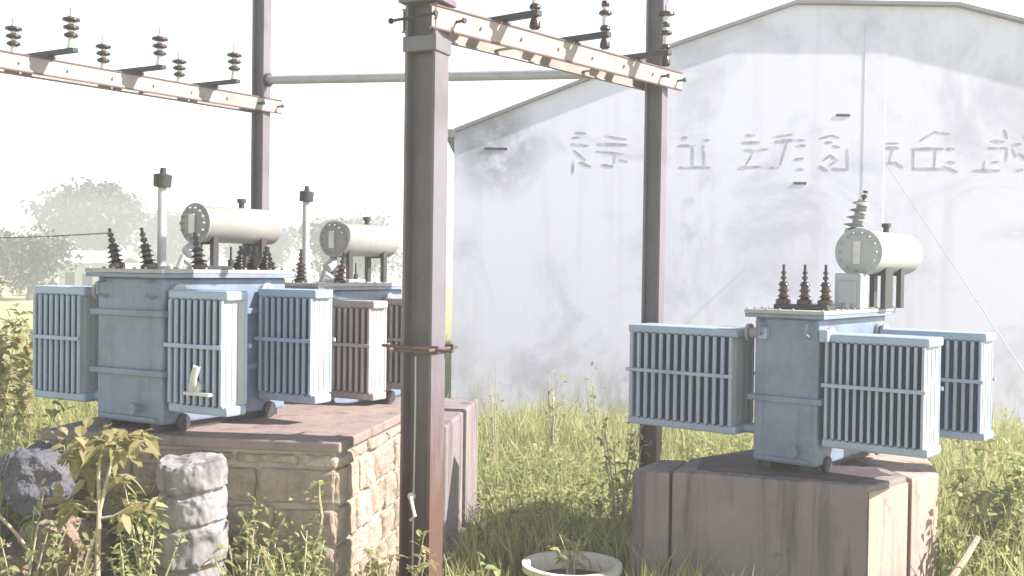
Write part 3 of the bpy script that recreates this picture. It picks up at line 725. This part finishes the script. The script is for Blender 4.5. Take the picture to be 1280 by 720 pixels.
# leafy undergrowth: drifts of weeds reading as one mass
def thicket(name, label, boxes, mat):
    P_ = []; S_ = []
    for (xa, xb, ya, yb, hh, n) in boxes:
        x = rng.uniform(xa, xb, n); y = rng.uniform(ya, yb, n); k = ~inside(x, y); x, y = x[k], y[k]
        z = rng.beta(1.6, 1.5, len(x))*hh*(.72+.5*fbm(x*1.7, y*1.7))
        P_.append(np.stack([x, y, np.maximum(z, .02)], 1)); S_.append(rng.uniform(.06, .16, len(x)))
    o = leafmesh(name, np.concatenate(P_), .35, np.concatenate(S_), mat)
    return tag(o, label, 'weeds', kind='stuff')
thicket('undergrowth', 'yellow-green weeds growing between the plinths', [
    (-.35, 1.9, 10.6, 15, .62, 4500), (-.6, 2.2, 13, 19.5, .45, 4500), (2, 12, 14, 20, .7, 7000), (-1.6, -.2, 7.2, 8.4, .75, 1500), (-.7, .3, 7.6, 8.6, .6, 1000), (4.0, 7, 9, 13, .95, 5000),
    (-5.5, -3.9, 8.4, 13, 1.1, 5000), (-9, -5, 11, 24, 1.3, 5000)], 'weed')
X_ = []; H_ = []
for (xa, xb, ya, yb, hh, n) in ((-.5, 2.4, 10.3, 19.8, .68, 9000), (-2, 8, 16.5, 20.3, .9, 5000), (4.0, 8.5, 8.8, 18, 1.1, 7000), (-8, -4.2, 9, 20, 1.5, 7000), (-1.9, .3, 7.4, 8.5, .85, 2200), (.8, 2.0, 8, 9.2, .6, 700)):
    x = rng.uniform(xa, xb, n); y = rng.uniform(ya, yb, n); k = ~inside(x, y); x, y = x[k], y[k]
    X_.append(np.stack([x, y, 0*x-.02], 1)); H_.append(hh*rng.uniform(.45, 1.05, len(x))*(.85+.3*fbm(x*2, y*2)))
X_ = np.concatenate(X_); H_ = np.concatenate(H_)
blademesh('tall_grass', X_, H_, rng.uniform(.012, .03, len(X_)), 'grass', .3)
tag(bpy.data.objects['tall_grass'], 'rank pale yellow-green grass standing in drifts round the plinths', 'grass', kind='stuff')
def weed(name, label, x, y, h, spread, n, size, mat='weed', stems=5, cat='plant', group=None, z=0):
    t = thing(name, label, cat, (x, y, z), 0, group)
    g = G(); ends = []
    for k in range(stems):
        a = random.uniform(0, 6.28); r = spread*random.uniform(.35, 1); hh = h*random.uniform(.65, 1)
        pts = [(0.03*math.cos(a), .03*math.sin(a), -.05), (r*.35*math.cos(a), r*.35*math.sin(a), hh*.5), (r*math.cos(a+.2), r*math.sin(a+.2), hh)]
        g.tube(pts, [.012, .009, .004], 5); ends.append(pts)
    obj('stem', g, 'stalk', t, smooth=True)
    pos = []
    for _ in range(n):
        p = random.choice(ends); q = random.uniform(.3, 1.05)
        a, b = (Vector(p[1]), Vector(p[2])) if q > .5 else (Vector(p[0]), Vector(p[1]))
        f = (q-.5)*2 if q > .5 else q*2
        c = a.lerp(b, f) + Vector((random.gauss(0, .03), random.gauss(0, .03), random.gauss(0, .03))); pos.append(tuple(c))
    leafmesh('leaves', np.array(pos), .3, rng.uniform(.6, 1.2, n)*size, mat, t, 2.0)
    return t
# big-leaved plant at lower left: forked pale stalks with broad leaf rosettes
pp = P(122, 700, 8.3)
t = thing('castor_plant', 'tall plant with forked pale stalks and broad yellowish leaves at lower left', 'plant', (pp.x, pp.y, 0))
def loc(px, py, d=8.3): return P(px, py, d)-Vector((pp.x, pp.y, 0))
g = G(); g.tube([(0, 0, -.05), loc(122, 700), loc(124, 640), loc(123, 590), loc(127, 560)], [.026, .022, .018, .014, .01], 8)
g.tube([loc(124, 640), loc(134, 600), loc(141, 570)], [.016, .013, .009], 8); g.tube([loc(124, 655), loc(112, 690), loc(104, 760)], [.014, .013, .012], 8)
g.tube([loc(124, 648), loc(142, 645), loc(165, 632)], [.012, .01, .006], 6); g.tube([loc(124, 640), loc(105, 640), loc(84, 625)], [.012, .01, .006], 6)
obj('stalk', g, 'stalk', t, smooth=True)
pos = []; 
for px, py, n, sp in ((105, 557, 16, 22), (135, 552, 18, 22), (160, 556, 18, 20), (95, 572, 12, 16), (175, 548, 10, 14), (165, 640, 12, 14), (84, 628, 12, 14), (150, 600, 8, 14), (110, 590, 8, 14)):
    for _ in range(int(n*1.5)):
        q = loc(px+random.gauss(0, sp*.5), py+random.gauss(0, sp*.35), 8.3+random.uniform(-.2, .2)); pos.append(tuple(q))
leafmesh('leaves', np.array(pos), 0., rng.uniform(.1, .2, len(pos)), 'dry', t, 1.7, .35)

W_ = [
 ('bushy yellow-green weed at the foot of the stone plinth, right of the pale buttress', 305, 8.2, 1.0, .35, 150, .11, 'dry'),
 ('low yellow-leaved weed beside the tall forked plant at lower left', 165, 8.15, .95, .3, 170, .09, 'weed'),
 ('leafy weed against the right corner of the stone plinth, left of the thick pole', 455, 8.1, .95, .3, 100, .1, 'dry'),
 ('dry spiky weed growing round the foot of the thick front pole', 515, 8.15, 1.05, .35, 110, .12, 'dry'),
 ('pale weed standing between the thick pole and the planter', 590, 8.2, .85, .35, 130, .11, 'weed'),
 ('tall grassy weed at the left picture edge below the transformer fins', 14, 9.6, 1.75, .4, 260, .12, 'weed'),
 ('green leafy bush right of the concrete plinth, reaching the rear radiator', 1222, 10.6, 1.55, .5, 420, .12, 'weed'),
 ('yellowish bush at the right picture edge beyond the concrete plinth', 1285, 10.2, 1.35, .5, 360, .12, 'weed'),
 ('weed at the left corner of the concrete plinth under the radiator', 775, 11.2, 1.5, .3, 180, .1, 'weed'),
 ('big yellow reed clump at the left picture edge, taller than the radiators beside it', 8, 14, 2.75, .75, 700, .22, 'dry'),
 ('yellow weed crowding the middle of the stone plinth front', 375, 8.15, 1.0, .3, 130, .1, 'weed'),
 ('dry weed at the bottom edge between thick pole and stone corner', 480, 7.9, .95, .25, 120, .1, 'dry'),
 ('leafy weed sprawling over the dark bluish boulder at the left picture edge', 30, 8.25, 1.35, .4, 200, .1, 'weed'),
 ('pale dry weed between the boulders and the tall forked plant', 85, 8.1, 1.0, .35, 160, .1, 'dry'),
 ('weed in front of the pale buttress base', 235, 7.95, .72, .3, 130, .08, 'weed'),
 ('shrubby weed filling the dark gap between the tall forked plant and the pale buttress', 188, 8.45, 1.4, .32, 240, .1, 'weed'),
 ('pale bushy weed under the left radiator, behind the tall forked plant', 95, 9.0, 1.6, .35, 240, .11, 'dry'),
 ('slender thorny weed rising against the white wall, left of the grass', 617, 15.5, 1.7, .35, 26, .12, 'weed'),
 ('thin upright weed against the white wall, middle of the gap', 690, 16, 1.55, .3, 50, .12, 'weed'),
 ('thin weed against the white wall beside the dark right pole', 745, 16.4, 1.5, .3, 50, .12, 'weed'),
]
for lab, px, d, h, sp, n, sz, mt in W_:
    weed('weed', lab, P(px, 500, d).x, d, h, sp, n, sz, mt, stems=7 if n > 120 else 5, group='weeds in the yard')

cr = thing('creeper', 'yellowish creeper climbing over the lower stones of the plinth front', 'plant', (-1.38, 8.8, 0), -R(10))
g = G(); pos = []
for k in range(34):
    x0 = random.uniform(-2.5, .05); pts = []; x = x0; z = -.05; hh = random.uniform(.7, 1.35)
    while z < hh: pts.append((x, -.06+random.uniform(-.025, .01), z)); x += random.uniform(-.09, .09); z += .13
    if len(pts) > 2:
        g.tube(pts, [.011]*(len(pts)-1)+[.004], 5)
        for _ in range(85):
            q = random.random()**.8*(len(pts)-1); i = int(q); a_ = Vector(pts[i]).lerp(Vector(pts[min(i+1, len(pts)-1)]), q-i)
            pos.append((a_.x+random.gauss(0, .06), a_.y-abs(random.gauss(0, .04)), a_.z+random.gauss(0, .05)))
obj('vine', g, 'stalk', cr, smooth=True)
leafmesh('leaves', np.array(pos), .1, rng.uniform(.04, .09, len(pos)), 'weed', cr, 1.6)
# round planter ring with a cut stem plant
pp = P(715, 704, 9.9)
t = thing('planter', 'round pale-rimmed planter standing in the grass at the bottom of the picture', 'planter', (pp.x, pp.y, 0))
g = G(); n = 36; zt = pp.z; prof_ = [(.36, -.05), (.40, zt-.07), (.45, zt-.06), (.455, zt), (.40, zt+.004), (.385, zt-.02), (.37, zt-.16)]
vs = []; fs = []
for r, z in prof_: vs += [(r*math.cos(2*math.pi*j/n), r*math.sin(2*math.pi*j/n), z) for j in range(n)]
for i in range(len(prof_)-1):
    for j in range(n): fs.append((i*n+j, i*n+(j+1) % n, (i+1)*n+(j+1) % n, (i+1)*n+j))
g.add(vs, fs); obj('bowl', g, 'rim', t, smooth=True)
g = G(); g.lathe([(0, .37), (.02, .365), (.05, .15)], (0, 0, zt-.17), (0, 0, 1), 24); obj('soil', g, 'soil', t, smooth=True)
plant = weed('pot_plant', 'small pale-stemmed plant growing in the round planter', pp.x, pp.y, .42, .16, 34, .12, 'weed', 6, z=zt-.13)

# rocks and stick
def rock(label, x, y, z, s, mat, seed):
    import bmesh
    bm = bmesh.new(); bmesh.ops.create_icosphere(bm, subdivisions=4, radius=1)
    r = random.Random(seed); ph = [r.uniform(0, 6) for _ in range(9)]
    for v in bm.verts:
        c = v.co.copy(); k = 1+.16*math.sin(c.x*2.3+ph[0])*math.sin(c.y*2.7+ph[1])+.09*math.sin(c.z*4.1+ph[2]+c.x*3)+.05*math.sin(c.y*8+ph[3])*math.sin(c.x*7+ph[4])
        c = c*k
        for a in range(3): c[a] = max(-.78, min(.8, c[a]))
        v.co = Vector((c.x*s[0], c.y*s[1], c.z*s[2]))
    me = bpy.data.meshes.new('boulder'); bm.to_mesh(me); bm.free(); me.materials.append(M[mat])
    o = bpy.data.objects.new('boulder', me); col.objects.link(o); o.location = (x, y, z)
    roughen(o, 2, .22, .22)
    return tag(o, label, 'rock', 'boulders at lower left')
q = P(50, 600, 8.9); rock('dark bluish boulder topping the pile at the left end of the stone plinth', q.x, q.y, q.z, (.32, .26, .3), 'boulder', 1)
q = P(85, 690, 8.8); rock('red-brown earth block below the dark bluish boulder', q.x, q.y, q.z, (.36, .3, .3), 'laterite', 2)
q = P(10, 725, 8.7); rock('big rounded red-brown lump in the lower left corner', q.x-.1, q.y, q.z-.1, (.5, .45, .42), 'laterite', 5)
q = P(60, 790, 8.9); rock('broad buried boulder carrying the lower left pile', q.x, q.y+.2, .2, (.7, .5, .5), 'laterite', 8)
a = P(-5, 640, 8.2); b = P(45, 700, 8.3)
g = G(); g.tube([(0, 0, 0), (b-a)*.5+Vector((0, 0, .02)), (b-a), (b-a)*1.8], [.012, .014, .012, .014], 6); o = obj('stick', g, 'stick', smooth=True); o.location = a
tag(o, 'dry bent stick slanting across the lower left corner', 'stick')
a = P(1190, 722, 9.3); b = P(1222, 672, 9.6)
g = G(); g.tube([(0, 0, 0), (b-a)*.5+Vector((.01, 0, .01)), (b-a)], [.035, .032, .028], 8); g.tube([(0, 0, 0), (a-b)*1.1], .035, 8); o = obj('broken_post', g, 'stick', smooth=True); o.location = a
tag(o, 'pale broken post leaning beside the concrete plinth in the right-hand weeds', 'post')

# ------------------------------------------------------------------ far left: hazy trees, a low house
def tree(label, x, y, h, w, n, seed, trunk_h, flat=.75):
    t = thing('tree', label, 'tree', (x, y, 0), 0, 'hazy trees on the left skyline')
    r = random.Random(seed)
    g = G(); g.tube([(0, 0, -.2), (.1, 0, trunk_h*.5), (0, .1, trunk_h)], [w*.05, w*.04, w*.03], 8)
    bl = []
    for k in range(11):
        a = r.uniform(0, 6.28); q = r.uniform(.0, .36)*w; zc = trunk_h*.8+(h-trunk_h)*r.uniform(.2, .75)
        c = Vector((q*math.cos(a), q*math.sin(a)*.8, zc)); bl.append((c, w*r.uniform(.17, .27)))
        g.tube([(0, 0, trunk_h*.85), c*.6+Vector((0, 0, zc*.2)), c], [w*.022, w*.014, w*.006], 6)
    bl.append((Vector((0, 0, h-w*.22)), w*.22))
    obj('trunk', g, 'bark', t, smooth=True)
    pos = []
    for k in range(n):
        c, rr = bl[k % len(bl)]
        d = rng.normal(0, 1, 3); d /= np.linalg.norm(d); q = rr*rng.uniform(.45, 1.05)
        pos.append((c.x+d[0]*q, c.y+d[1]*q, c.z+d[2]*q*flat))
    leafmesh('crown', np.array(pos), .1, rng.uniform(.5, 1.2, n)*w*.055, 'tree', t, 1.8)
p = P(125, 300, 150); tree('broad grey hazy tree dome on the left skyline above the low house', p.x, 150, 14.8, 19, 9000, 3, 6)
p = P(38, 320, 85); tree('dark bluish tree at the left picture edge in front of the haze', p.x, 85, 5.6, 8.5, 4200, 5, 1.2)
p = P(-24, 320, 80); tree('bluish tree cut by the left picture edge', p.x, 80, 6, 8, 3500, 9, 1.4)
p = P(455, 330, 150); tree('pale hazy tree seen behind the drum of the half-hidden transformer', p.x, 150, 11, 13, 3500, 13, 1.3)
p = P(245, 330, 230); tree('small faint tree behind the front transformer drum', p.x, 230, 15, 16, 3500, 15, 1.5)
p = P(205, 330, 170); tree('hazy grey tree right of the tall vent pipe, low on the skyline', p.x, 170, 11.5, 15, 5000, 21, 3)
p = P(330, 330, 160); tree('faint wide tree crown behind the slim grey pole', p.x, 160, 9.5, 14, 4500, 23, 2.5)
p = P(415, 330, 120); tree('grey-green hazy tree filling the gap left of the thick front pole', p.x, 120, 8.8, 11, 4500, 27, 2)
p = P(112, 330, 95)
hs = thing('low_house', 'low pale house with a white roof under the hazy tree at left', 'house', (p.x, 95, 0))
g = G(); g.box(-2.6, 2.6, 0, 5, -.2, 2.895); obj('wall', g, 'housewall', hs)
g = G(); g.prism([(-2.9, -.4, 2.92), (2.9, -.4, 2.92), (2.9, 2.5, 3.9), (-2.9, 2.5, 3.9)], (0, 0, 0), (0, 0, .1)); g.prism([(-2.9, 5.4, 2.92), (2.9, 5.4, 2.92), (2.9, 2.5, 3.9), (-2.9, 2.5, 3.9)], (0, 0, 0), (0, 0, .1)); obj('roof', g, 'white', hs)
for s in (-1.7, 1.2): g = G(); g.box(s-.4, s+.4, -.03, .02, 1, 2.1); obj('window', g, 'window', hs)
g = G(); g.box(-.6, .25, -.03, .02, -.1, 2.0); obj('door', g, 'window', hs)

# ------------------------------------------------------------------ haze, sky, sun
m = bpy.data.materials.new('haze'); m.use_nodes = True; nt = m.node_tree; nt.nodes.clear()
out = nt.nodes.new('ShaderNodeOutputMaterial'); pv = nt.nodes.new('ShaderNodeVolumePrincipled')
pv.inputs['Density'].default_value = .0042; pv.inputs['Color'].default_value = (.97, .97, 1, 1); pv.inputs['Anisotropy'].default_value = .2
nt.links.new(pv.outputs[0], out.inputs['Volume'])
g = G(); g.box(-435, 435, -425, 445, -1.2, 10.5); o = obj('haze', g, m); tag(o, 'pale morning haze', 'haze', kind='stuff')

ELEV = R(38); SUNV = Vector((1, -.12, 0)).normalized()*math.cos(ELEV) + Vector((0, 0, math.sin(ELEV)))
w = bpy.data.worlds.new('World'); sc.world = w; w.use_nodes = True; nt = w.node_tree
sky = nt.nodes.new('ShaderNodeTexSky'); sky.sky_type = 'NISHITA'; sky.sun_disc = False
sky.sun_elevation = ELEV; sky.sun_rotation = math.atan2(SUNV.x, SUNV.y); sky.dust_density = .7; sky.air_density = 1.3; sky.ozone_density = 1
hs_ = nt.nodes.new('ShaderNodeHueSaturation'); hs_.inputs['Saturation'].default_value = .75; hs_.inputs['Value'].default_value = 1.0   # thin white overcast veil
nt.links.new(sky.outputs[0], hs_.inputs['Color'])
sx = N(nt, 'ShaderNodeSeparateXYZ'); nt.links.new(N(nt, 'ShaderNodeTexCoord').outputs['Generated'], sx.inputs[0])   # the veil is thickest and brightest low down
mr = N(nt, 'ShaderNodeMapRange'); mr.interpolation_type = 'SMOOTHSTEP'; nt.links.new(sx.outputs['Z'], mr.inputs['Value'])
for k_, v_ in (('From Min', .12), ('From Max', .55), ('To Min', 1.25), ('To Max', .42)): mr.inputs[k_].default_value = v_
vm_ = N(nt, 'ShaderNodeVectorMath', operation='SCALE'); nt.links.new(hs_.outputs[0], vm_.inputs[0]); nt.links.new(mr.outputs[0], vm_.inputs['Scale'])
nt.links.new(vm_.outputs[0], nt.nodes['Background'].inputs[0]); nt.nodes['Background'].inputs[1].default_value = .12
sl = bpy.data.lights.new('sun', 'SUN'); sl.energy = 5.0; sl.angle = R(.5); sl.color = (1, .94, .87)
so = bpy.data.objects.new('sun', sl); col.objects.link(so); so.rotation_euler = SUNV.to_track_quat('Z', 'Y').to_euler(); so.location = (8, -3, 20)
sc.view_settings.view_transform = 'Standard'; sc.view_settings.look = 'None'; sc.view_settings.exposure = 1.3; sc.view_settings.gamma = 1
sc.cycles.volume_bounces = 1; sc.cycles.max_bounces = 8
